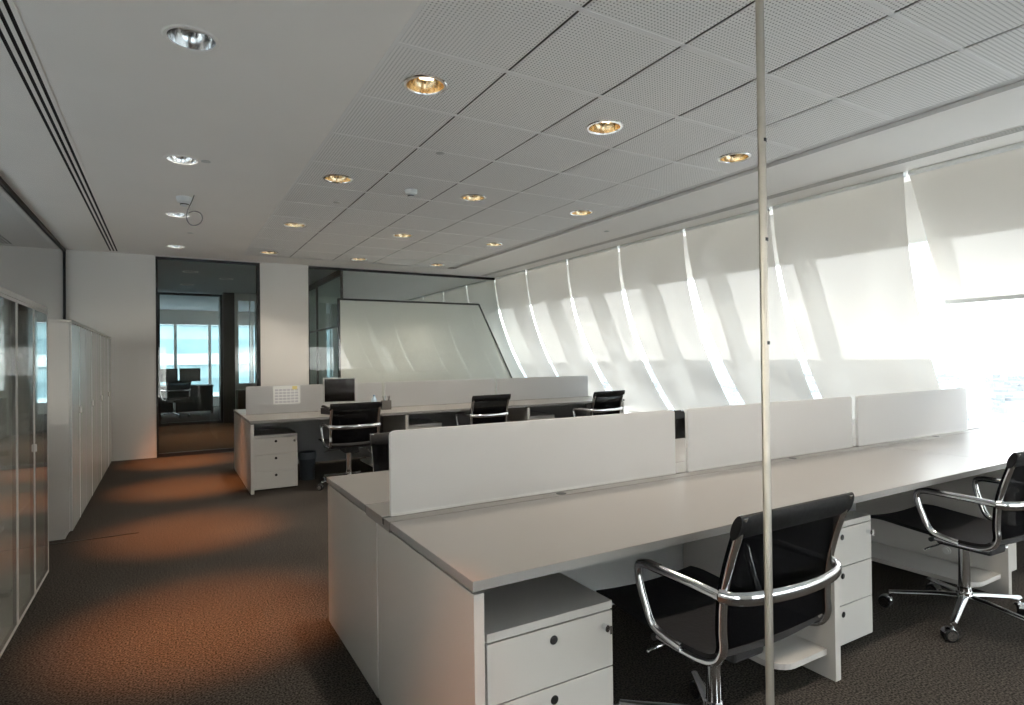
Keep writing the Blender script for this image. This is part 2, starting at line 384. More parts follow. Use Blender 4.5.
b = B(); bx(b, 1.96, XB(2.82)-.01, y0, y1, 2.815, 2.85); bx(b, 1.955, 1.966, y0, y1, 0, 2.815)
struct('window_frame', b, 'dark', w2)
b = B(); poly(b, [(1.966, 0.02), (XW(.5)-.02, .02), (XW(.5)-.02, .5), (XW(2.815)-.02, 2.815), (1.966, 2.815)], 'y', YB+.01, YB+.022)
struct('glass_pane', b, 'ipane', w2)
# white inner panel behind the glass, black edge
IP = [(2.47, .02), (6.02, .02), (6.02, .34), (5.02, 2.33), (2.47, 2.33)]
b = B(); poly(b, IP, 'y', YB+.07, YB+.13); ip = struct('wall_meeting_room', b, 'cream', label='cream wall panel with a slanted edge behind the glass partition')
b = B(); yy0, yy1 = YB+.055, YB+.135
bx(b, 2.44, 2.47, yy0, yy1, .02, 2.36); bx(b, 2.47, 5.02, yy0, yy1, 2.33, 2.362)
poly(b, [(6.02, .34), (6.035, .345), (5.035, 2.36), (5.02, 2.33)], 'y', yy0, yy1)
struct('trim_5', b, 'dark', label='black edge of the cream wall panel')
# ---- rooms beyond
YR = 14.5
b = B(); bx(b, -3, 2.5, YB+.12, 20.2, 2.86, 2.95); struct('ceiling', b, 'lobbyceil', label='grey lobby ceiling')
b = B(); bx(b, 2.5, 6.1, YB+.12, 16.2, 2.86, 2.95); struct('ceiling', b, 'plaster', label='meeting room ceiling')
b = B(); bx(b, -3.1, -3, YB, 20.2, 0, 2.9); struct('wall_left', b, 'wall')
w3 = sroot('window_3', 'glass wall running back into the next room')
b = B(); bx(b, 2.50, 2.54, YB+.14, 16, 2.76, 2.86); bx(b, 2.50, 2.54, YB+.14, YB+.17, 0, 2.76); bx(b, 2.5, 2.54, YB+2.0, YB+2.04, 0, 2.76); bx(b, 2.5, 2.54, YB+4.0, YB+4.04, 0, 2.76)
bx(b, 2.5, 2.54, YB+.17, 16, 1.9, 1.93)
struct('window_frame', b, 'wood', w3)
b = B(); bx(b, 2.515, 2.525, YB+.17, 16, 0, 2.76); struct('glass_pane', b, glass('green_glass', (.72, .80, .77), 1.2), w3)
b = B(); bx(b, 2.54, 6.4, 16.1, 16.2, 0, 2.9); struct('wall_back', b, 'wall')
# second glass front across the lobby
d2 = sroot('door_2', 'second black framed glass front across the lobby')
b = B(); bx(b, -.16, -.12, YR, YR+.06, 0, 2.82); bx(b, 1.02, 1.07, YR, YR+.06, 0, 2.82); bx(b, -.12, 1.02, YR, YR+.06, 2.77, 2.82); bx(b, -.12, 1.02, YR, YR+.06, 0, .06)
struct('door_frame', b, 'dark', d2)
b = B(); bx(b, -.12, 1.02, YR+.02, YR+.03, .06, 2.77); struct('glass_pane', b, 'ipane', d2)
b = B(); bx(b, 1.07, 1.30, YR-.1, YR+1.2, 0, 2.86); struct('trim_6', b, 'wood', label='dark timber clad pier in the lobby')
b = B(); bx(b, -3, -.16, YR, YR+.1, 0, 2.9); bx(b, 1.30, 1.36, YR, YR+.1, 0, 2.9); bx(b, 1.36, 1.75, YR, YR+.1, 0, .85); bx(b, 1.36, 1.75, YR, YR+.1, 2.7, 2.9); bx(b, 1.75, 2.5, YR, YR+.1, 0, 2.9)
struct('wall_back', b, 'wall', label='white lobby wall')
w5 = sroot('window_5', 'narrow lobby window with a pale blind')
b = B(); bx(b, 1.36, 1.385, YR-.01, YR+.05, .85, 2.7); bx(b, 1.725, 1.75, YR-.01, YR+.05, .85, 2.7); bx(b, 1.61, 1.63, YR-.01, YR+.05, .85, 2.7); struct('window_frame', b, 'mullion', w5)
b = B(); bx(b, 1.385, 1.725, YR+.03, YR+.035, .85, 2.7); struct('glass_pane', b, 'pane', w5)
b = B(); bx(b, 2.42, 2.5, YR+.1, 20.2, 0, 2.9); struct('wall_right', b, 'wall')
# office across, window wall at y=20
w6 = sroot('window_6', 'window of the office across the lobby')
b = B(); 
for x in (-3, -1.6, -.2+.42, 1.12, 2.3): bx(b, x-.04, x+.04, 20, 20.1, 0, 2.62)
bx(b, -3, 2.45, 20, 20.1, 0, .3)
struct('window_frame', b, 'mullion', w6)
b = B(); bx(b, -3, 2.4, 20.04, 20.05, .3, 2.45); struct('glass_pane', b, 'pane', w6)
b = B(); bx(b, -3, 2.45, 19.9, 20.2, 2.45, 2.9); struct('wall_back', b, 'wall')
# end wall behind the camera; its windows are added to brighten the room
b = B(); yn = YN
def wall_with_windows(bm, x0, x1, ya, yb_, wins, z0, z1, zt):
    xs = x0
    for (a, c) in wins:
        bx(bm, xs, a, ya, yb_, 0, zt); bx(bm, a, c, ya, yb_, 0, z0); bx(bm, a, c, ya, yb_, z1, zt); xs = c
    bx(bm, xs, x1, ya, yb_, 0, zt)
FILL_WINS = [(-2.9, -1.5), (-1.42, .02), (2.0, 3.06), (3.14, 4.35), (4.43, 5.5)]
wall_with_windows(b, -3, 5.6, yn-.2, yn, FILL_WINS, .12, 1.9, ZC+.3); struct('wall_front', b, 'wall', label='wall behind the viewer with windows added for daylight')
for i, (a, c) in enumerate(FILL_WINS):
    r = sroot('window_%d' % (30+i)); b = B(); bx(b, a, c, yn-.13, yn-.05, 1.84, 1.9); bx(b, a, c, yn-.13, yn-.05, .12, .18); bx(b, a, a+.05, yn-.13, yn-.05, .18, 1.84); bx(b, c-.05, c, yn-.13, yn-.05, .18, 1.84)  # added windows out of view, a source of fill light
    struct('window_frame', b, 'mullion', r); b = B(); bx(b, a+.05, c-.05, yn-.1, yn-.09, .18, 1.84); struct('glass_pane', b, 'pane', r)

# ---- frameless front glass with its polished joint strip
wf = sroot('window_4', 'frameless front glass with a polished vertical joint strip')
b = B(); bx(b, -1.1, .664, .494, .506, .02, 2.84); bx(b, .680, 4.6, .494, .506, .02, 2.84); struct('glass_pane', b, 'frontpane', wf)
b = B(); tube(b, [(.6685, .5, 0.0), (.6685, .5, .8), (.6700, .5, 1.5), (.672, .5, 2.86)], .0050, 12, .0052); struct('joint_strip', b, 'alu', wf, smooth=True)
b = B()
for z in (1.623, 1.494, 1.36): tube(b, [(.671, .5, z-.002), (.671, .5, z+.0025)], .0054, 12, .0056)
struct('joint_clip', b, 'black', wf)

# ================================================================== INCLINED WINDOW WALL
JY = [-2.45, -1.2, .06, 1.33, 2.605, 3.885, 5.06, 6.245, 7.445, 8.66, 9.79, 11.0, 12.2, 13.4, 14.6, 15.8]
b = B()
poly(b, [(XB(ZC)+.16, ZC+.3), (XW(2.36)+.02, 2.36), (XW(2.36)+.14, 2.36), (XW(2.86)+.4, ZC+.3)], 'y', YN, 16.1)
struct('wall_right', b, 'white', label='grey inclined spandrel above the windows')
b = B(); poly(b, [(6.30, 0), (6.30, ZS-.12), (6.28, ZS-.12), (6.28, ZS-.085), (XW(ZS)+.1, ZS-.085), (XW(0)+.2, 0)], 'y', YN, 16.1)
struct('trim_7', b, 'plaster', label='low white sill wall under the inclined windows')
b = B(); bx(b, XB(ZC)-.02, 6.3, YN, 16.1, ZC-.001, ZC+.03); struct('ceiling', b, 'plaster', label='plaster edge above the blinds')
for k in range(len(JY)-1):
    ya, yb_ = JY[k], JY[k+1]
    r = sroot('window_%d' % (10+k))
    b = B(); z0, z1 = ZS-.085, 2.38
    poly(b, [(XW(z0), z0), (XW(z1), z1), (XW(z1)+.02, z1), (XW(z0)+.02, z0)], 'y', ya+.035, yb_-.035); struct('glass_pane', b, 'pane', r)
    b = B(); zt = ZC
    poly(b, [(XW(z0)-.22, z0), (XW(zt)-.26, zt), (XW(zt)+.04, zt), (XW(z0)+.10, z0)], 'y', ya-.032, ya+.032)
    struct('mullion', b, 'mullion', r)
    b = B(); poly(b, [(XW(z0)-.03, z0), (XW(z1)-.03, z1), (XW(z1)+.0, z1), (XW(z0), z0)], 'y', ya+.032, ya+.052); struct('gasket', b, 'dark', r)

def blind(k, sag, zbot, label, ea=.018, eb=.018, flare=.0):
    ya, yb_ = JY[k]+ea, JY[k+1]-eb; yc = (ya+yb_)/2
    r = thing('roller_blind', label, 'roller blind', (XB(ZC), yc, ZC), 0, 'roller blinds on the inclined windows')
    H_ = ZC-zbot; b = B(); nz, ny = 26, 8; rows = []
    for i in range(nz+1):
        t = i/nz; z = -H_*t*.995-.012; x = .43*(-z)-4*sag*t*(1-t)*(1.0)+.0
        row = []
        for j in range(ny+1):
            u = j/ny; y = (ya-yc)+(yb_-ya)*u+.05*t*(1-2*u)-flare*u*t*t
            row.append(b.verts.new((x+.012*math.sin(PI*u)*t*(1-t)*4*.6, y, z)))
        rows.append(row)
    for i in range(nz):
        for j in range(ny): b.faces.new([rows[i][j], rows[i][j+1], rows[i+1][j+1], rows[i+1][j]])
    obj('blind_fabric', b, 'blind', r, smooth=True)
    b = B(); xb, zb = .43*H_, -H_; bx(b, xb-.012, xb+.012, ya-yc+.05, yb_-yc-flare-.05, zb-.016, zb+.018, .004); obj('bottom_bar', b, 'mullion', r)
    b = B(); disc = [(.02+.022*math.cos(2*PI*q/14), -.0+.022*math.sin(2*PI*q/14)-.022) for q in range(14)]; poly(b, disc, 'y', ya-yc, yb_-yc); obj('roller', b, 'mullion', r, smooth=True)
    return r
SPOT = {2: 'open view at the right edge', }
names = {0: None}
blind(2, .18, .47, 'lowered cream roller blind right of the half open one, beside the camera')
blind(3, .0, 1.775, 'half raised cream roller blind showing the open window and city below it')
blind(4, .23, .47, 'lowered cream roller blind beside the half raised one, behind the third screen panel')
blind(5, .20, .47, 'lowered cream roller blind behind the metal strip of the front glass', flare=.14)
blind(6, .24, .47, 'lowered cream roller blind third left from the half raised one', flare=.0)
blind(7, .25, .47, 'lowered cream roller blind behind the chair at the window end of the far desk', flare=.1)
blind(8, .24, .47, 'lowered cream roller blind second from the glass partition')
blind(9, .22, .47, 'lowered cream roller blind touching the glass partition')
for k, w_ in zip(range(10, 15), ('first', 'second', 'third', 'fourth', 'farthest')): blind(k, .22, .47, w_+' roller blind past the glass partition, seen above the cream panel')
blind(0, .2, .47, 'roller blind behind the viewer'); blind(1, .2, .47, 'roller blind beside the viewer')

# ================================================================== OUTSIDE
def city(nm, ca, cb, sc):
    mm = mat(nm, (.6, .66, .7), 1, spec=0); b = mm.node_tree.nodes['Principled BSDF']
    t = N(mm, 'ShaderNodeTexCoord'); v = N(mm, 'ShaderNodeTexVoronoi'); v.inputs['Scale'].default_value = sc
    L(mm, t.outputs['Object'], v.inputs['Vector']); r = N(mm, 'ShaderNodeValToRGB')
    r.color_ramp.elements[0].color = (*ca, 1); r.color_ramp.elements[1].color = (*cb, 1)
    s = N(mm, 'ShaderNodeSeparateColor'); L(mm, v.outputs['Color'], s.inputs[0]); L(mm, s.outputs[0], r.inputs[0]); L(mm, r.outputs[0], b.inputs['Base Color']); return mm
M['city'] = city('pale_bounce_ground', (.24, .28, .31), (.42, .44, .45), .03); M['farcity'] = city('far_hazy_city', (.135, .150, .158), (.185, .195, .200), .012)
M['blocks'] = mat('pale_far_buildings', (.22, .23, .235), 1, spec=0)
b = B(); bx(b, -900, 700, -1500, 1800, -151, -150); g_ = struct('ground', b, 'city', label='unseen ground far below the windows, kept pale to bounce light up')  # near ground left lighter than the far city so it bounces light onto the ceiling
b = B(); bx(b, 700, 15000, -9000, 15000, -151, -150); struct('ground', b, 'farcity', label='hazy far city below the horizon')
random.seed(4)
b = B()
for i in range(700):
    x = random.uniform(1100, 4200); y = random.uniform(-500, 2600); h = random.uniform(6, 22); s = random.uniform(10, 30)
    bx(b, x, x+s, y, y+s*random.uniform(.6, 1.6), -150, -150+h)
tag(obj('distant_city_blocks', b, 'blocks'), 'pale hazy low city blocks far below outside the raised blind', 'city', kind='stuff')
def facade():
    mm = mat('banded_facade', (.3, .5, .55), .3); b = mm.node_tree.nodes['Principled BSDF']
    t = N(mm, 'ShaderNodeTexCoord'); s = N(mm, 'ShaderNodeSeparateXYZ'); L(mm, t.outputs['Object'], s.inputs[0])
    a = N(mm, 'ShaderNodeMath'); a.operation = 'DIVIDE'; a.inputs[1].default_value = 3.6; L(mm, s.outputs['Z'], a.inputs[0])
    f = N(mm, 'ShaderNodeMath'); f.operation = 'FRACT'; L(mm, a.outputs[0], f.inputs[0])
    r = N(mm, 'ShaderNodeValToRGB'); r.color_ramp.interpolation = 'CONSTANT'
    r.color_ramp.elements[0].color = (.34, .44, .46, 1); r.color_ramp.elements[1].position = .25; r.color_ramp.elements[1].color = (.11, .20, .23, 1)
    e = r.color_ramp.elements.new(.62); e.color = (.18, .29, .32, 1)
    L(mm, f.outputs[0], r.inputs[0])
    n = N(mm, 'ShaderNodeTexNoise'); n.inputs['Scale'].default_value = .25; L(mm, t.outputs['Object'], n.inputs['Vector'])
    mr = N(mm, 'ShaderNodeMapRange'); mr.inputs[1].default_value = .35; mr.inputs[2].default_value = .65; mr.inputs[3].default_value = .75; mr.inputs[4].default_value = 1.2; L(mm, n.outputs[0], mr.inputs[0])
    v = N(mm, 'ShaderNodeVectorMath'); v.operation = 'SCALE'; L(mm, r.outputs[0], v.inputs[0]); L(mm, mr.outputs[0], v.inputs['Scale']); L(mm, v.outputs[0], b.inputs['Base Color'])
    return mm
M['facade'] = facade(); M['band_pale'] = mat('pale_band', (.40, .46, .47), .6)
r = thing('tower_building', 'pale teal banded tower outside the window across the lobby', 'building', (2, 62, -150))
b = B(); bx(b, -26, 17, 0, 20, 0, 190); obj('facade', b, 'facade', r)
b = B()
for z in range(0, 53): bx(b, -26.2, 17.2, -.35, 0, z*3.6-.1, z*3.6+.75)
obj('floor_bands', b, M['band_pale'], r)

# ================================================================== LIGHTS IN THE CEILING
def bowl(bm, r=LH, depth=.09, seg=24): 
    lathe(bm, [(r, .0), (r*.97, .02), (r*.86, depth*.6), (r*.62, depth), (0, depth+.004)], seg=seg)
def downlight(label, loc, refl, glow, group):
    r = thing('recessed_downlight', label, 'ceiling light', loc, 0, group)
    b = B(); lathe(b, [(LH-.004, -.001), (LH-.002, -.006), (LH+.012, -.006), (LH+.018, -.0008)], seg=32); obj('trim_ring', b, 'plaster' if refl == 'silver' else 'silver', r, smooth=True)
    b = B(); bowl(b); obj('reflector', b, refl, r, smooth=True)
    b = B()
    tube(b, [(-.055, -.02, .055), (.05, -.02, .055)], .012, 10); tube(b, [(-.05, .022, .058), (.055, .022, .058)], .012, 10)
    if refl == 'gold': lathe(b, [(0, .045), (.035, .045), (.04, .06), (.03, .075)], seg=16)
    obj('lamp_tube', b, glow, r, smooth=True)
    return r
def spot(loc, power, col, half, blend, tilt=0.0):
    l = bpy.data.lights.new('downlight_beam', 'SPOT'); l.energy = power; l.color = col; l.spot_size = 2*math.radians(half); l.spot_blend = blend; l.shadow_soft_size = .07
    o = bpy.data.objects.new('downlight_beam', l); COL.objects.link(o); o.location = loc; o.rotation_euler = (tilt, 0, 0)
    return o
ORD = ['', 'nearest', 'second', 'third', 'farthest']
LW = ['', 'largest in view, unlit looking, in the smooth ceiling over the aisle', 'over the aisle beside the small round sprinkler plate', 'over the aisle just below the hanging wire loop', 'over the aisle closest to the glazed door opening']
base = None
for i, y in enumerate([1.13]+LY):
    lab = 'silver recessed downlight ' + LW[i] if i else 'silver recessed downlight above the viewer'
    downlight(lab, (LX, y, ZC), 'silver', 'lampoff' if i < 2 else 'lampcool', 'silver downlights in a line over the aisle')
    spot((LX+.08, y, ZC-.012), 135, (1.0, .33, .085), 17, 1.0, math.radians(7))
TN = {1.246: 'aisle row', 2.508: 'middle row', 3.775: 'window row'}
TD = {1.13: 'above the viewer', 3.06: 'first from the viewer', 5.0: 'second from the viewer', 6.93: 'third from the viewer', 8.86: 'closest to the end wall'}
for (x, y) in lamp_tiles:
    kx = min(TN, key=lambda q: abs(q-x)); ky = min(TD, key=lambda q: abs(q-y))
    downlight('gold glowing recessed downlight, %s, %s' % (TN[kx], TD[ky]), (x, y, ZC), 'gold', 'lampglow', 'gold downlights in the perforated ceiling')
    spot((x, y, ZC-.012), 12.5, (1.0, .88, .74), 54, .8)

LOB = ['left', 'middle', 'right']
for i, (x, y) in enumerate([(.35, 11.3), (.95, 12.0), (.35, 13.2)]):
    downlight('small bright downlight in the grey lobby ceiling, ' + ['nearest the glazed door opening', 'between the other two', 'nearest the second glass front'][i], (x, y, 2.858), 'silver', 'lampcool', 'lobby downlights')
    spot((x, y, 2.84), 30, (1.0, .50, .22), 30, .9)
# smoke detectors
def detector(label, loc, s=1.0):
    r = thing('smoke_detector', label, 'smoke detector', loc)
    b = B(); lathe(b, [(0, 0), (.058*s, 0), (.060*s, -.012*s), (.052*s, -.040*s), (.030*s, -.052*s), (.030*s, -.064*s), (.014*s, -.072*s), (0, -.072*s)], seg=28); obj('body', b, 'mullion', r, smooth=True)
    b = B(); lathe(b, [(.0305*s, -.054*s), (.032*s, -.054*s), (.032*s, -.062*s), (.0305*s, -.062*s)], seg=20); obj('vent_slot', b, 'dark', r)
    return r
detector('white smoke detector on the smooth ceiling beside the hanging wire loop', (.15, 6.22, ZC), 1.15)
detector('white smoke detector on the perforated ceiling tiles', (1.90, 5.03, ZC), .95)
b = B(); P_ = [(.225, 6.1, 2.86), (.205, 6.1, 2.80), (.18, 6.1, 2.74), (.165, 6.1, 2.68), (.17, 6.1, 2.62), (.205, 6.1, 2.585), (.26, 6.1, 2.60), (.29, 6.1, 2.65), (.275, 6.1, 2.70), (.225, 6.1, 2.715), (.175, 6.1, 2.69)]
tube(b, smooth_path(P_, 5), .0045, 6); tag(obj('hanging_wire', b, 'grey', smooth=True), 'thin loose wire hanging in a loop from the smooth ceiling', 'wire')
for (x, y, l) in [(.265, 5.02, 'small round sprinkler plate on the smooth ceiling beside the second silver downlight'), (.25, 7.9, 'small round sprinkler plate on the smooth ceiling toward the glazed door opening'), (1.75, 4.02, 'small round sprinkler plate on the perforated tiles beside the first tile row'), (1.42, 5.75, 'small round sprinkler plate on the perforated tiles in front of the third gold downlight'), (4.6, 5.6, 'small round sprinkler plate on the plaster strip beside the blinds')]:
    b = B(); lathe(b, [(0, 0), (.032, 0), (.034, -.004), (.02, -.008), (0, -.009)], seg=20)
    o = obj('sprinkler_plate', b, 'silverp', smooth=True, loc=(x, y, ZC-.0005)); tag(o, l, 'sprinkler', 'sprinkler plates in the ceiling')

# ================================================================== CABINETS
CX = -.652
def glass_cabinet(y0, w, label):
    """open-fronted carcass with two glazed doors; front faces +x"""
    r = thing('glass_door_cabinet', label, 'cabinet', (CX, y0+w/2, 0), 0, 'glass door cabinets on the left')
    D, H_ = .42, 1.665; h = w/2; b = B()
    bx(b, -D, 0, -h, -h+.02, .06, H_, .001); bx(b, -D, 0, h-.02, h, .06, H_, .001); bx(b, -D, -D+.015, -h+.02, h-.02, .06, H_); bx(b, -D, 0, -h+.02, h-.02, .06, .08)
    bx(b, -D+.04, -.03, -h+.01, h-.01, 0, .06)
    obj('carcass', b, 'cabin', r)
    b = B(); bx(b, -D, .016, -h, h, H_, H_+.027, .002); obj('top', b, 'white', r)
    for z in (.55, 1.03, 1.38):
        b = B(); bx(b, -D+.016, -.03, -h+.021, h-.021, z, z+.018); obj('shelf', b, 'cabin', r)
    b = B()
    for s in (-1, 1):
        for q in range(28): disc_y(b, s*(h-.0205)-.0006, s*(h-.0205)+.0006, -.06, .2+.05*q, .004, 6)
    obj('shelf_pin_holes', b, 'dark', r)
    for s in (-1, 1):
        d = obj('door', (lambda bb: (bx(bb, .0, .004+.012, s*h if s < 0 else .002, -.002 if s < 0 else h, .07, H_-.006), bb)[1])(B()), 'cpane', r)
        b = B(); y_a, y_b = (-h+.001, -.002) if s < 0 else (.002, h-.001)
        bx(b, -.001, .018, y_a, y_a+.014, .068, H_-.004); bx(b, -.001, .018, y_b-.014, y_b, .068, H_-.004); bx(b, -.001, .018, y_a+.014, y_b-.014, .068, .082); bx(b, -.001, .018, y_a+.014, y_b-.014, H_-.018, H_-.004)
        obj('door_frame', b, 'white', d)
        for z in (.25, .92, 1.5):
            b = B(); yy = s*(h-.02); bx(b, -.035, -.002, min(yy, yy-s*.055), max(yy, yy-s*.055), z-.012, z+.012, .003); obj('hinge', b, 'silverp', d)
        b = B(); bx(b, .017, .026, s*.010-.003, s*.010+.003, .86, .90, .0015); obj('handle', b, 'silverp', d)
    return r
glass_cabinet(3.735, .87, 'white cabinet with glass doors nearest the gap before the tall white cabinets')
glass_cabinet(2.86, .87, 'white cabinet with glass doors cut by the left edge of the photo')
glass_cabinet(1.985, .87, 'white cabinet with glass doors beside the viewer')
def door_cabinet(y0, w, label):
    r = thing('door_cabinet', label, 'cabinet', (CX, y0+w/2, 0), 0, 'white door cabinets in a row before the end wall')
    D, H_ = .45, 1.66; h = w/2; b = B(); bx(b, -D, -.001, -h, h, .05, H_, .001); bx(b, -D+.03, -.03, -h+.002, h-.002, 0, .05); obj('carcass', b, 'white', r)
    b = B(); bx(b, -D, .020, -h, h, H_, H_+.024, .002); obj('top', b, 'white', r)
    for s in (-1, 1):
        a, c = (-h+.005, -.004) if s < 0 else (.004, h-.005); b = B(); bx(b, 0, .018, a, c, .055, H_-.006, .0015); d = obj('door', b, M['gloss'], r)
        b = B(); bx(b, .0182, .030, -.045 if s < 0 else .02, -.02 if s < 0 else .045, .93, .985, .003); obj('handle', b, 'silverp', d)
        b = B(); bx(b, .0, .0195, c-.003 if s < 0 else a-.001, c+.001 if s < 0 else a+.003, .055, H_-.006); obj('edge_strip', b, 'mullion', d)
    return r
M['gloss'] = noisy(mat('satin_door', (.50, .50, .48), .22, spec=.6), 4, .015)
CN = ['nearest of its row, bare side showing', 'second from its bare side', 'third from its bare side', 'touching the end wall']
for i in range(4): door_cabinet(5.67+i*.932, .93, 'white two door cabinet, ' + CN[i])

# ================================================================== DESKS
ZT = .74
def bench_desk(name, label, x0, x1, yf, dividers, end_left=True, end_right=False, group='white bench desks', pc_shelves=()):
    """double sided bench: front edge yf, 1.70 deep"""
    r = thing(name, label, 'desk', (x0, yf, 0), 0, group); Lx = x1-x0; T = .028
    yc = .86
    for (a, c, nm) in ((0, .692, 'front'), (1.008, 1.70, 'rear')):
        b = B(); bx(b, 0, Lx, a, c, ZT-T, ZT-.0015); 
        o = obj('tabletop', b, 'edge', r)
        b = B(); bx(b, 0.0008, Lx-.0008, a+.0008, c-.0008, ZT-.0015, ZT, 0); obj('laminate_surface', b, 'top', o)
    b = B(); bx(b, 0, Lx, .698, .762, ZT-T, ZT-.0005); bx(b, 0, Lx, .786, 1.002, ZT-T, ZT-.0005); bx(b, 0, Lx, .70, 1.0, ZT-T-.012, ZT-T)
    o = obj('cable_rail', b, 'top', r)
    b = B(); bx(b, .001, Lx-.001, .692, .698, ZT-T, ZT-.003); bx(b, .001, Lx-.001, 1.002, 1.008, ZT-T, ZT-.003); bx(b, .001, Lx-.001, .762, .786, ZT-T, ZT-.006); obj('seam', b, 'dark', o)
    b = B()
    for q in range(int(Lx/1.6)+1):
        cx = .80+1.64*q
        if cx < Lx: lathe(b, [(0, ZT+.0005), (.022, ZT+.0005), (.024, ZT-.001)], cx, .73, 16)
    obj('cable_outlet', b, 'black', o)
    P = .04
    def side(xa, xb, nm):
        for (a, c) in ((.0, yc-.011), (yc+.011, 1.70)):
            b = B(); bx(b, xa, xb, a+.004, c-(.004 if c > 1.6 else 0), .0, ZT-T-.010, .0015); obj(nm, b, 'white', r)
            b = B(); bx(b, xa+.006, xb-.006, a+.02, c-.02, ZT-T-.010, ZT-T); obj('shadow_gap', b, 'dark', r)
        b = B(); bx(b, xa+.003, xb-.003, yc-.007, yc+.007, 0, ZT-T-.012); obj('joint_filler', b, 'white', r)
    if end_left: side(0.004, .036, 'end_panel')
    for d in dividers: side(d-x0-P/2+.002, d-x0+P/2-.002, 'divider_panel')
    if end_right: side(Lx-.036, Lx-.004, 'end_panel')
    b = B(); bx(b, .04, Lx-.04, yc-.03, yc-.012, .13, ZT-T-.02); bx(b, .04, Lx-.04, yc+.012, yc+.03, .13, ZT-T-.02); obj('modesty_panel', b, 'grey', r)
    for d in pc_shelves:
        b = B(); xa, xb = d-x0-.32, d-x0-.02; pts = [(xa, .04+.08)]
        pts = [(xa+.09-.09*math.cos(a), .04+.09-.09*math.sin(a)) for a in [PI/2*q/6 for q in range(7)]]+[(xb, .04), (xb, .80), (xa, .80)]
        poly(b, pts, 'z', .098, .122); s = obj('computer_shelf', b, 'white', r)
        b = B(); disc_x(b, xb-.004, xb+.0195, .30, .18, .022); disc_x(b, xb-.010, xb-.004, .30, .18, .012); obj('shelf_socket', b, 'silverp', s)
    return r
bench_desk('bench_desk', 'long white double bench desk in the foreground ending beside the aisle', .712, 4.0, 1.45, [2.38, 3.98], pc_shelves=(2.38, 3.98))
bench_desk('bench_desk', 'white double bench desk by the windows, right of the table joint', 4.003, 5.75, 1.45, [], end_left=False, end_right=True)
bench_desk('bench_desk', 'long white double bench desk farther back, with the monitor on it', .72, 5.62, 6.5, [2.38, 4.02], end_right=True, pc_shelves=(2.38, 4.02))

def screen(name, label, x0, x1, y, z0=.742, z1=1.068, group='desk screens'):
    r = thing(name, label, 'desk screen', ((x0+x1)/2, y, ZT), 0, group); h = (x1-x0)/2
    b = B(); c = .018; zz0, zz1 = z0-ZT, z1-ZT
    def cor(cx, cz, a0): return [(cx+c*math.cos(a0+PI/2*q/4), cz+c*math.sin(a0+PI/2*q/4)) for q in range(5)]
    pts = [(-h, zz0), (h, zz0)]+cor(h-c, zz1-c, 0)+cor(-h+c, zz1-c, PI/2)
    poly(b, pts, 'y', -.009, .009); obj('panel', b, M['screenwhite'], r)
    b = B(); bx(b, -h, h, -.0105, .0105, zz0-.0005, zz0+.006); obj('bottom_rail', b, 'silverp', r)
    return r
M['screenwhite'] = cloth('frosted_white_screen', (.50, .49, .49), (.93, .94, .95), .52, 0.0)
YS = 2.224
screen('desk_screen', 'white desk screen on the foreground desk nearest the aisle', .742, 2.248, YS)
screen('desk_screen', 'white desk screen on the foreground desk, crossed by the metal strip', 2.34, 3.822, YS)
screen('desk_screen', 'bright white desk screen on the window end of the foreground desk', 3.89, 5.37, YS)
YS2 = 7.274
screen('desk_screen', 'white desk screen with a calendar sheet on the far desk', .765, 2.33, YS2, .742, 1.06)
screen('desk_screen', 'white desk screen on the middle of the far desk, before the cream wall', 2.37, 3.94, YS2, .742, 1.06)
screen('desk_screen', 'white desk screen on the window end of the far desk', 3.98, 5.56, YS2, .742, 1.06)

def pedestal(label, x, yf, w=.43, group='drawer pedestals'):
    D, H_ = .56, .575
    r = thing('drawer_pedestal', label, 'drawer pedestal', (x+w/2, yf, 0), 0, group); h = w/2
    b = B(); bx(b, -h, h, .018, D, .012, H_-.026, .001); obj('carcass', b, 'white', r)
    b = B(); bx(b, -h, h, 0, D, H_-.025, H_, .0015); obj('top', b, 'white', r)
    zz = [.015, .195, .370, H_-.028]
    for i in range(3):
        b = B(); bx(b, -h, h, 0, .017, zz[i]+.002, zz[i+1]-.002, .001); d = obj('drawer', b, 'white', r)
        b = B(); disc_y(b, -.0012, .001, 0, zz[i+1]-.042, .0135); obj('finger_hole', b, 'slot', d)
        if i == 2:
            b = B(); disc_y(b, -.014, .001, h-.035, zz[3]-.045, .009); disc_y(b, -.022, -.014, h-.033, zz[3]-.045, .012); bx(b, h-.036, h-.030, -.034, -.022, zz[3]-.058, zz[3]-.032); obj('lock', b, 'chrome', d)
    for sx_ in (-1, 1):
        for yy in (.06, D-.06):
            b = B(); disc_x(b, sx_*(h-.05)-.008, sx_*(h-.05)+.008, yy, .0085, .0085, 12); obj('castor', b, 'black', r)
    return r
pedestal('white drawer pedestal at the near corner of the foreground desk', .766, 1.475, .446)
pedestal('white drawer pedestal under the foreground desk, right of the nearest chair', 2.43, 1.60, .47)
pedestal('white drawer pedestal under the window end of the foreground desk', 4.04, 1.60, .43)
pedestal('white drawer pedestal under the far desk beside the trash bin', .766, 6.62, .43)
pedestal('white drawer pedestal under the far desk, behind the first desk screen', 2.43, 6.62, .43)
pedestal('white drawer pedestal under the far desk between its two right chairs', 4.07, 6.62, .43)

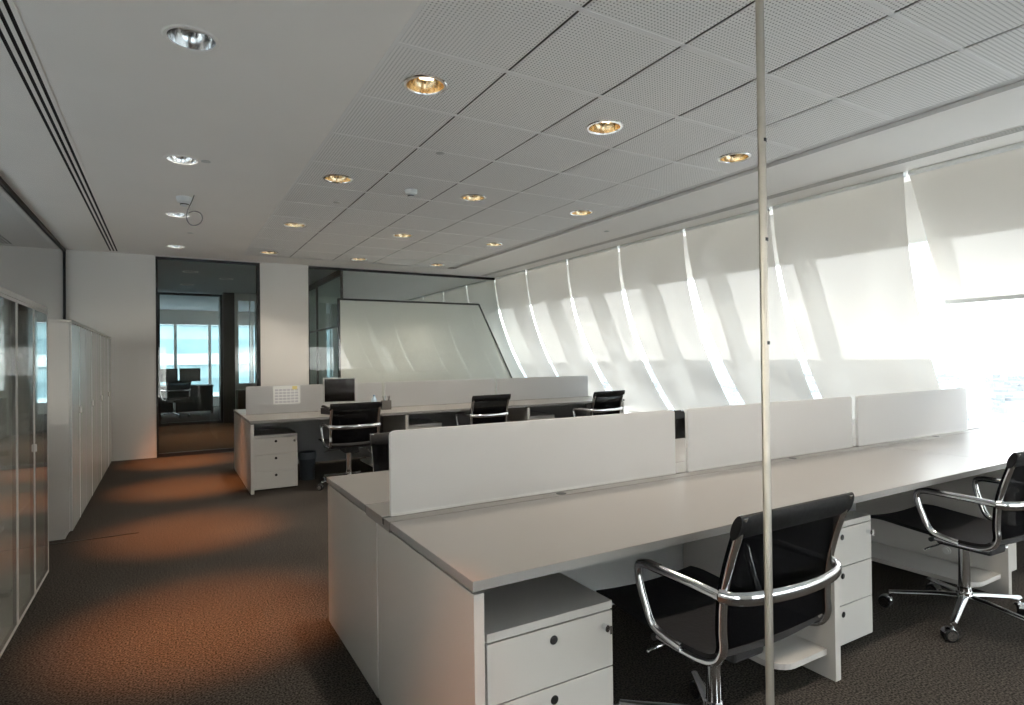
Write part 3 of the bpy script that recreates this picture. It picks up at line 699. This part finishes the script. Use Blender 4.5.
# ================================================================== CHAIRS
def make_chair(label):
    r = thing('mesh_office_chair', label, 'office chair', (0, 0, 0), 0, 'black mesh office chairs with chrome arms')
    rail = smooth_path([(0, -.335, .90), (0, -.315, .84), (0, -.282, .74), (0, -.262, .65), (0, -.256, .56), (0, -.258, .505), (0, -.238, .465), (0, -.195, .444), (0, -.12, .438), (0, 0, .442), (0, .14, .452), (0, .26, .462), (0, .325, .458)], 5)
    # seat sling and back mesh: strips following the rail
    def sling(i0, i1, hw, off, th, dip=0.):
        b = B(); rows = []
        for i in range(i0, i1+1):
            p = rail[i]; q = rail[min(i+1, len(rail)-1)]-rail[max(i-1, 0)]; t = q.normalized(); n = Vector((0, t.z, -t.y))   # normal
            if n.z < 0 and abs(t.y) > .7: n = -n
            rows.append((p, Vector((0, -t.z, t.y))))
        for side_ in (0, 1):
            pass
        nx = 8; G = [[], []]
        for p, n in rows:
            for s in (0, 1):
                G[s].append([b.verts.new((-hw+2*hw*j/nx, p.y+n.y*(off+th*s)-n.y*dip*math.sin(PI*j/nx), p.z+n.z*(off+th*s)-n.z*dip*math.sin(PI*j/nx))) for j in range(nx+1)])
        m_ = len(rows)
        for s in (0, 1):
            for i in range(m_-1):
                for j in range(nx): b.faces.new([G[s][i][j], G[s][i][j+1], G[s][i+1][j+1], G[s][i+1][j]])
        for i in range(m_-1):
            for j in (0, nx): b.faces.new([G[0][i][j], G[0][i+1][j], G[1][i+1][j], G[1][i][j]])
        for i in (0, m_-1):
            for j in range(nx): b.faces.new([G[0][i][j], G[0][i][j+1], G[1][i][j+1], G[1][i][j]])
        return b
    n = len(rail)
    obj('backrest', sling(3, 27, .262, .012, .003, .010), 'meshback', r, smooth=True)
    b = sling(30, n-1, .245, .006, .016, .014); st = obj('seat', b, 'seat', r, smooth=True)
    b = B()   # top band: flattened roll around the rails
    pts = []
    for q in range(16):
        a = 2*PI*q/16; pts.append((-.322+.016*math.cos(a)-.013*math.sin(a), .868+.037*math.sin(a)))
    poly(b, pts, 'x', -.266, .266); obj('headband', b, 'band', r, smooth=True)
    for s in (-1, 1):
        b = B(); tube(b, [(s*.248, p.y, p.z) for p in rail[:46]], .0145, 12, .011); obj('side_rail', b, 'chrome', r, smooth=True)
        b = B(); arm = [(s*.266, -.262, .662), (s*.268, -.16, .667), (s*.270, -.02, .669), (s*.27, .045, .667), (s*.27, .070, .650), (s*.269, .068, .61), (s*.266, .045, .54), (s*.263, .02, .485), (s*.260, -.02, .462), (s*.254, -.10, .447)]
        tube(b, smooth_path(arm, 5), .0115, 12, .015); obj('armrest', b, 'chrome', r, smooth=True)
        b = B(); tube(b, smooth_path([(s*.27, -.03, .682), (s*.27, .0, .6825), (s*.27, .03, .681), (s*.27, .066, .668), (s*.27, .080, .645)], 4), .010, 8, .004); obj('arm_pad', b, 'band', r, smooth=True)
    b = B(); rear = [(-.266, -.262, .662), (-.252, -.292, .662), (-.20, -.322, .661), (-.10, -.343, .660), (0, -.350, .660), (.10, -.343, .660), (.20, -.322, .661), (.252, -.292, .662), (.266, -.262, .662)]
    tube(b, smooth_path(rear, 4), .020, 12, .010, side=Vector((0, 0, 1))); obj('rear_bar', b, 'chrome', r, smooth=True)
    b = B()
    for y in (-.14, .02): tube(b, [(-.255, y, .432), (.255, y, .436)], .011, 8)
    bx(b, -.075, .075, -.15, .09, .365, .425, .012); bx(b, -.05, .05, .09, .14, .385, .42, .01); obj('tilt_mechanism', b, 'black', r)
    for s, pts in ((-1, [(-.05, .03, .395), (-.15, .04, .385), (-.215, .05, .378), (-.25, .052, .372)]), (1, [(.05, -.03, .395), (.14, -.06, .40), (.19, -.07, .375), (.215, -.075, .345), (.25, -.078, .34)])):
        b = B(); tube(b, smooth_path(pts, 4), .0045, 8); obj('lever', b, 'chrome', r, smooth=True)
    b = B(); lathe(b, [(.0, .125), (.030, .125), (.030, .16), (.0255, .165), (.0255, .37), (0, .37)], seg=20); obj('gas_column', b, 'chrome', r, smooth=True)
    base = None; b = B(); lathe(b, [(0, .085), (.034, .085), (.040, .10), (.036, .14), (0, .14)], seg=20); base = obj('base_hub', b, 'chrome', r, smooth=True)
    for k in range(5):
        a = math.radians(126+72*k); dx, dy = math.cos(a), math.sin(a); sd = Vector((-dy, dx, 0))
        b = B(); pts = [Vector((dx*t, dy*t, z)) for t, z in ((.02, .118), (.10, .112), (.20, .098), (.29, .086), (.325, .082))]
        tube(b, pts, [.024, .021, .018, .0155, .015], 10, .011, side=sd); lg = obj('base_leg', b, 'chrome', r, smooth=True)
        cx, cy = dx*.322, dy*.322; rl = math.radians(40*k+15); ax = Vector((math.cos(rl), math.sin(rl), 0)); fw_ = Vector((-ax.y, ax.x, 0))
        cs = thing_part('caster', r)
        # caster: two wheels, hood, stem as one mesh with hub sub-part
        b = B(); c = Vector((cx, cy, .0295))+fw_*.018
        for s in (-1, 1):
            A = c+ax*s*.007; D_ = c+ax*s*.024
            rings = []
            for (rr, tt) in ((.0, .0), (.026, .0), (.0295, .15), (.0295, .85), (.026, 1), (.019, 1.0), (.017, .9), (0, .9)):
                p = A.lerp(D_, tt)
                rings.append([b.verts.new(p+fw_*rr*math.cos(2*PI*q/18)+Vector((0, 0, 1))*rr*math.sin(2*PI*q/18)) for q in range(18)] if rr > 0 else [b.verts.new(p)])
            for R0, R1 in zip(rings, rings[1:]):
                for q in range(18):
                    f = [R0[q % len(R0)], R0[(q+1) % 18 % len(R0)], R1[(q+1) % 18 % len(R1)], R1[q % len(R1)]]; f = [v for i_, v in enumerate(f) if v not in f[:i_]]
                    if len(f) > 2: b.faces.new(f)
        obj_into(cs, b, 'band')
        b = B(); tube(b, [(cx, cy, .034), (cx, cy, .085)], .0065, 8)
        hood = [c+Vector((0, 0, .0315*math.sin(q*PI/8)))+fw_*(.0315*math.cos(q*PI/8)) for q in range(1, 8)]
        tube(b, hood, .020, 8, .003, side=ax)
        for s in (-1, 1):
            p = c+ax*s*.0245; tube(b, [p-ax*s*.004, p+ax*s*.001], .022, 14, side=Vector((0, 0, 1)))
        obj('caster_hub', b, 'chrome', cs, smooth=True)
    return r
def thing_part(name, parent):
    o = bpy.data.objects.new(name, bpy.data.meshes.new(name)); COL.objects.link(o); o.parent = parent; return o
def obj_into(o, bm, m_):
    bmesh.ops.recalc_face_normals(bm, faces=bm.faces); bm.to_mesh(o.data); bm.free(); o.data.materials.append(M[m_])
    for p in o.data.polygons: p.use_smooth = True
    o.data.set_sharp_from_angle(angle=math.radians(40))
ch = make_chair('black mesh office chair with chrome arms, nearest, behind the metal strip of the glass')
ch.location = (1.615, 1.43, 0)
R = math.radians
dup(ch, (3.475, 1.46, 0), R(-3), 'black mesh office chair with chrome arms at the right edge of the photo')
dup(ch, (1.685, 6.42, 0), R(0), 'black mesh office chair in front of the monitor on the far desk')
dup(ch, (3.35, 6.62, 0), R(4), 'black mesh office chair pushed under the middle of the far desk')
dup(ch, (4.89, 6.30, 0), R(5), 'black mesh office chair at the window end of the far desk')
dup(ch, (1.295, 3.15, 0), R(178), 'black office chair mostly hidden behind the nearest desk screen')
dup(ch, (3.36, 3.15, 0), R(180), 'black office chair showing only a sliver in the gap between two desk screens')

# ================================================================== SMALL THINGS ON THE FAR DESK
r = thing('computer_monitor', 'flat monitor with a pale frame on the far desk', 'monitor', (1.735, 6.98, ZT), R(-6))
b = B(); bx(b, -.185, .185, -.012, .020, .108, .400, .004); obj('bezel', b, 'silverp', r)
b = B(); bx(b, -.170, .170, -.0135, -.010, .124, .386); obj('display', b, 'scr', r)
b = B(); tube(b, [(0, .035, .01), (0, .04, .14), (0, .03, .26)], .018, 10, .008); bx(b, -.05, .05, .018, .034, .2, .3, .004); obj('stand', b, 'silverp', r)
b = B(); lathe(b, [(0, 0), (.10, 0), (.10, .008), (.05, .014), (0, .014)], seg=24); obj('foot', b, 'silverp', r)
for c_ in r.children: c_.location.z += 0
r = thing('telephone', 'black desk telephone beside the monitor on the far desk', 'telephone', (1.60, 6.80, ZT), R(20))
b = B(); poly(b, [(-.08, .004), (.08, .004), (.08, .07), (.05, .075), (-.08, .03)], 'x', -.09, .09); obj('body', b, 'black', r)
b = B(); tube(b, smooth_path([(-.065, -.075, .05), (-.065, -.055, .068), (-.065, .0, .078), (-.065, .055, .09), (-.065, .08, .085)], 4), .017, 10, .012); obj('handset', b, 'black', r, smooth=True)
b = B()
for i in range(3):
    for j in range(4): bx(b, -.01+i*.025, .005+i*.025, -.05+j*.022, -.037+j*.022, .05+j*.006, .055+j*.007)
obj('keypad', b, 'silverp', r)
for (x_, l_) in ((-.085, 0), ): pass
r = thing('keyboard', 'black keyboard in front of the monitor on the far desk', 'keyboard', (1.86, 6.66, ZT), 0)
b = B(); bx(b, -.2, .2, -.065, .065, .0, .016, .004); obj('case', b, 'black', r)
b = B()
for i in range(15):
    for j in range(5): bx(b, -.19+i*.0255, -.168+i*.0255, -.056+j*.022, -.038+j*.022, .016, .021)
obj('keys', b, 'band', r)
M['holder'] = mat('taupe_plastic', (.16, .145, .13), .5)
r = thing('pen_holder', 'grey pen holder with pens on the far desk', 'pen holder', (2.29, 6.98, ZT))
b = B(); bx(b, -.055, .055, -.03, .03, 0, .006)
for (x0, x1, y0_, y1_) in ((-.055, -.051, -.03, .03), (.051, .055, -.03, .03), (-.051, .051, -.03, -.026), (-.051, .051, .026, .03), (-.003, .003, -.026, .026)): bx(b, x0, x1, y0_, y1_, .006, .11)
obj('cup', b, M['holder'], r)
for i, (x, y, a) in enumerate([(-.03, 0, .12), (-.02, .01, -.1), (.02, -.005, .15), (.035, .005, -.05)]):
    b = B(); tube(b, [(x, y, .008), (x+a*.16, y, .165)], .004, 8); obj('pen', b, ['bluep', 'black', 'wood', 'black'][i], r)
r = thing('bottled_water', 'pale blue plastic bottle beside the pen holder on the far desk', 'bottle', (2.15, 7.0, ZT))
M['bluegl'] = mat('pale_blue_plastic', (.45, .58, .70), .2)
b = B(); lathe(b, [(0, 0), (.032, 0), (.034, .01), (.034, .11), (.028, .135), (.013, .155), (.013, .165), (0, .165)], seg=20); obj('body', b, 'bluegl', r, smooth=True)
b = B(); lathe(b, [(0, .165), (.0145, .165), (.0145, .182), (0, .182)], seg=16); obj('cap', b, 'bluep', r)
# calendar sheet on the screen
r = thing('calendar_sheet', 'paper calendar sheet fixed to the desk screen on the far desk', 'calendar', (1.20, YS2-.0096, .845))
b = B(); bx(b, -.15, .15, -.001, .0, 0, .21); obj('sheet', b, 'paper', r)
b = B()
for i in range(6):
    for j in range(5): bx(b, -.13+i*.044, -.095+i*.044, -.0016, -.001, .015+j*.034, .036+j*.034)
obj('printed_grid', b, 'ink', r)
b = B(); bx(b, .06, .115, -.0022, -.001, .165, .205); obj('yellow_note', b, 'yellow', r)
# waste bin
r = thing('trash_bin', 'dark blue-grey trash bin under the far desk beside the pedestal', 'trash bin', (1.37, 7.0, 0))
b = B(); lathe(b, [(0, .0), (.075, 0), (.092, .30), (.095, .305), (.088, .305), (.072, .01), (0, .01)], seg=28); obj('body', b, 'bin', r, smooth=True)
b = B(); lathe(b, [(.0885, .30), (.098, .312), (.102, .27), (.098, .235), (.0905, .24)], seg=28); obj('liner', b, 'binbag', r, smooth=True)
# computer towers on low shelves of the far desk
# low dark cabinet in lobby
b = B(); bx(b, -.17, .17, -.2, .2, 0, .72, .004); o = obj('low_cabinet', b, 'wood', loc=(1.48, 14.1, 0)); tag(o, 'low dark wooden cabinet in the lobby beside the timber pier', 'cabinet')
# office across the lobby: desk, monitors, chair silhouettes
r = thing('dark_desk', 'dark desk in the office across the lobby', 'desk', (.35, 17.6, 0))
b = B(); bx(b, -.75, .70, -.4, .4, .70, .74, .004); obj('tabletop', b, 'black', r)
b = B(); bx(b, -.70, .65, -.36, -.33, .08, .70); obj('modesty_panel', b, 'black', r)
for s in (-.72, .64):
    b = B(); bx(b, s, s+.04, -.38, .38, 0, .70); obj('leg_panel', b, 'black', r)
def small_monitor(x, y, lab):
    r = thing('office_monitor', lab, 'monitor', (x, y, ZT), 0, 'monitors across the lobby'); b = B(); bx(b, -.24, .24, -.02, .02, .10, .44, .005); obj('display', b, 'black', r)
    b = B(); bx(b, -.02, .02, -.01, .03, .01, .12); bx(b, -.10, .10, -.07, .07, 0, .012); obj('stand', b, 'black', r)
small_monitor(.0, 17.45, 'black monitor across the lobby, the one behind the window post')
small_monitor(.52, 17.55, 'black monitor across the lobby, the one nearer the timber pier')
dup(ch, (.15, 16.6, 0), R(20), 'dark office chair across the lobby seen through two glass fronts')
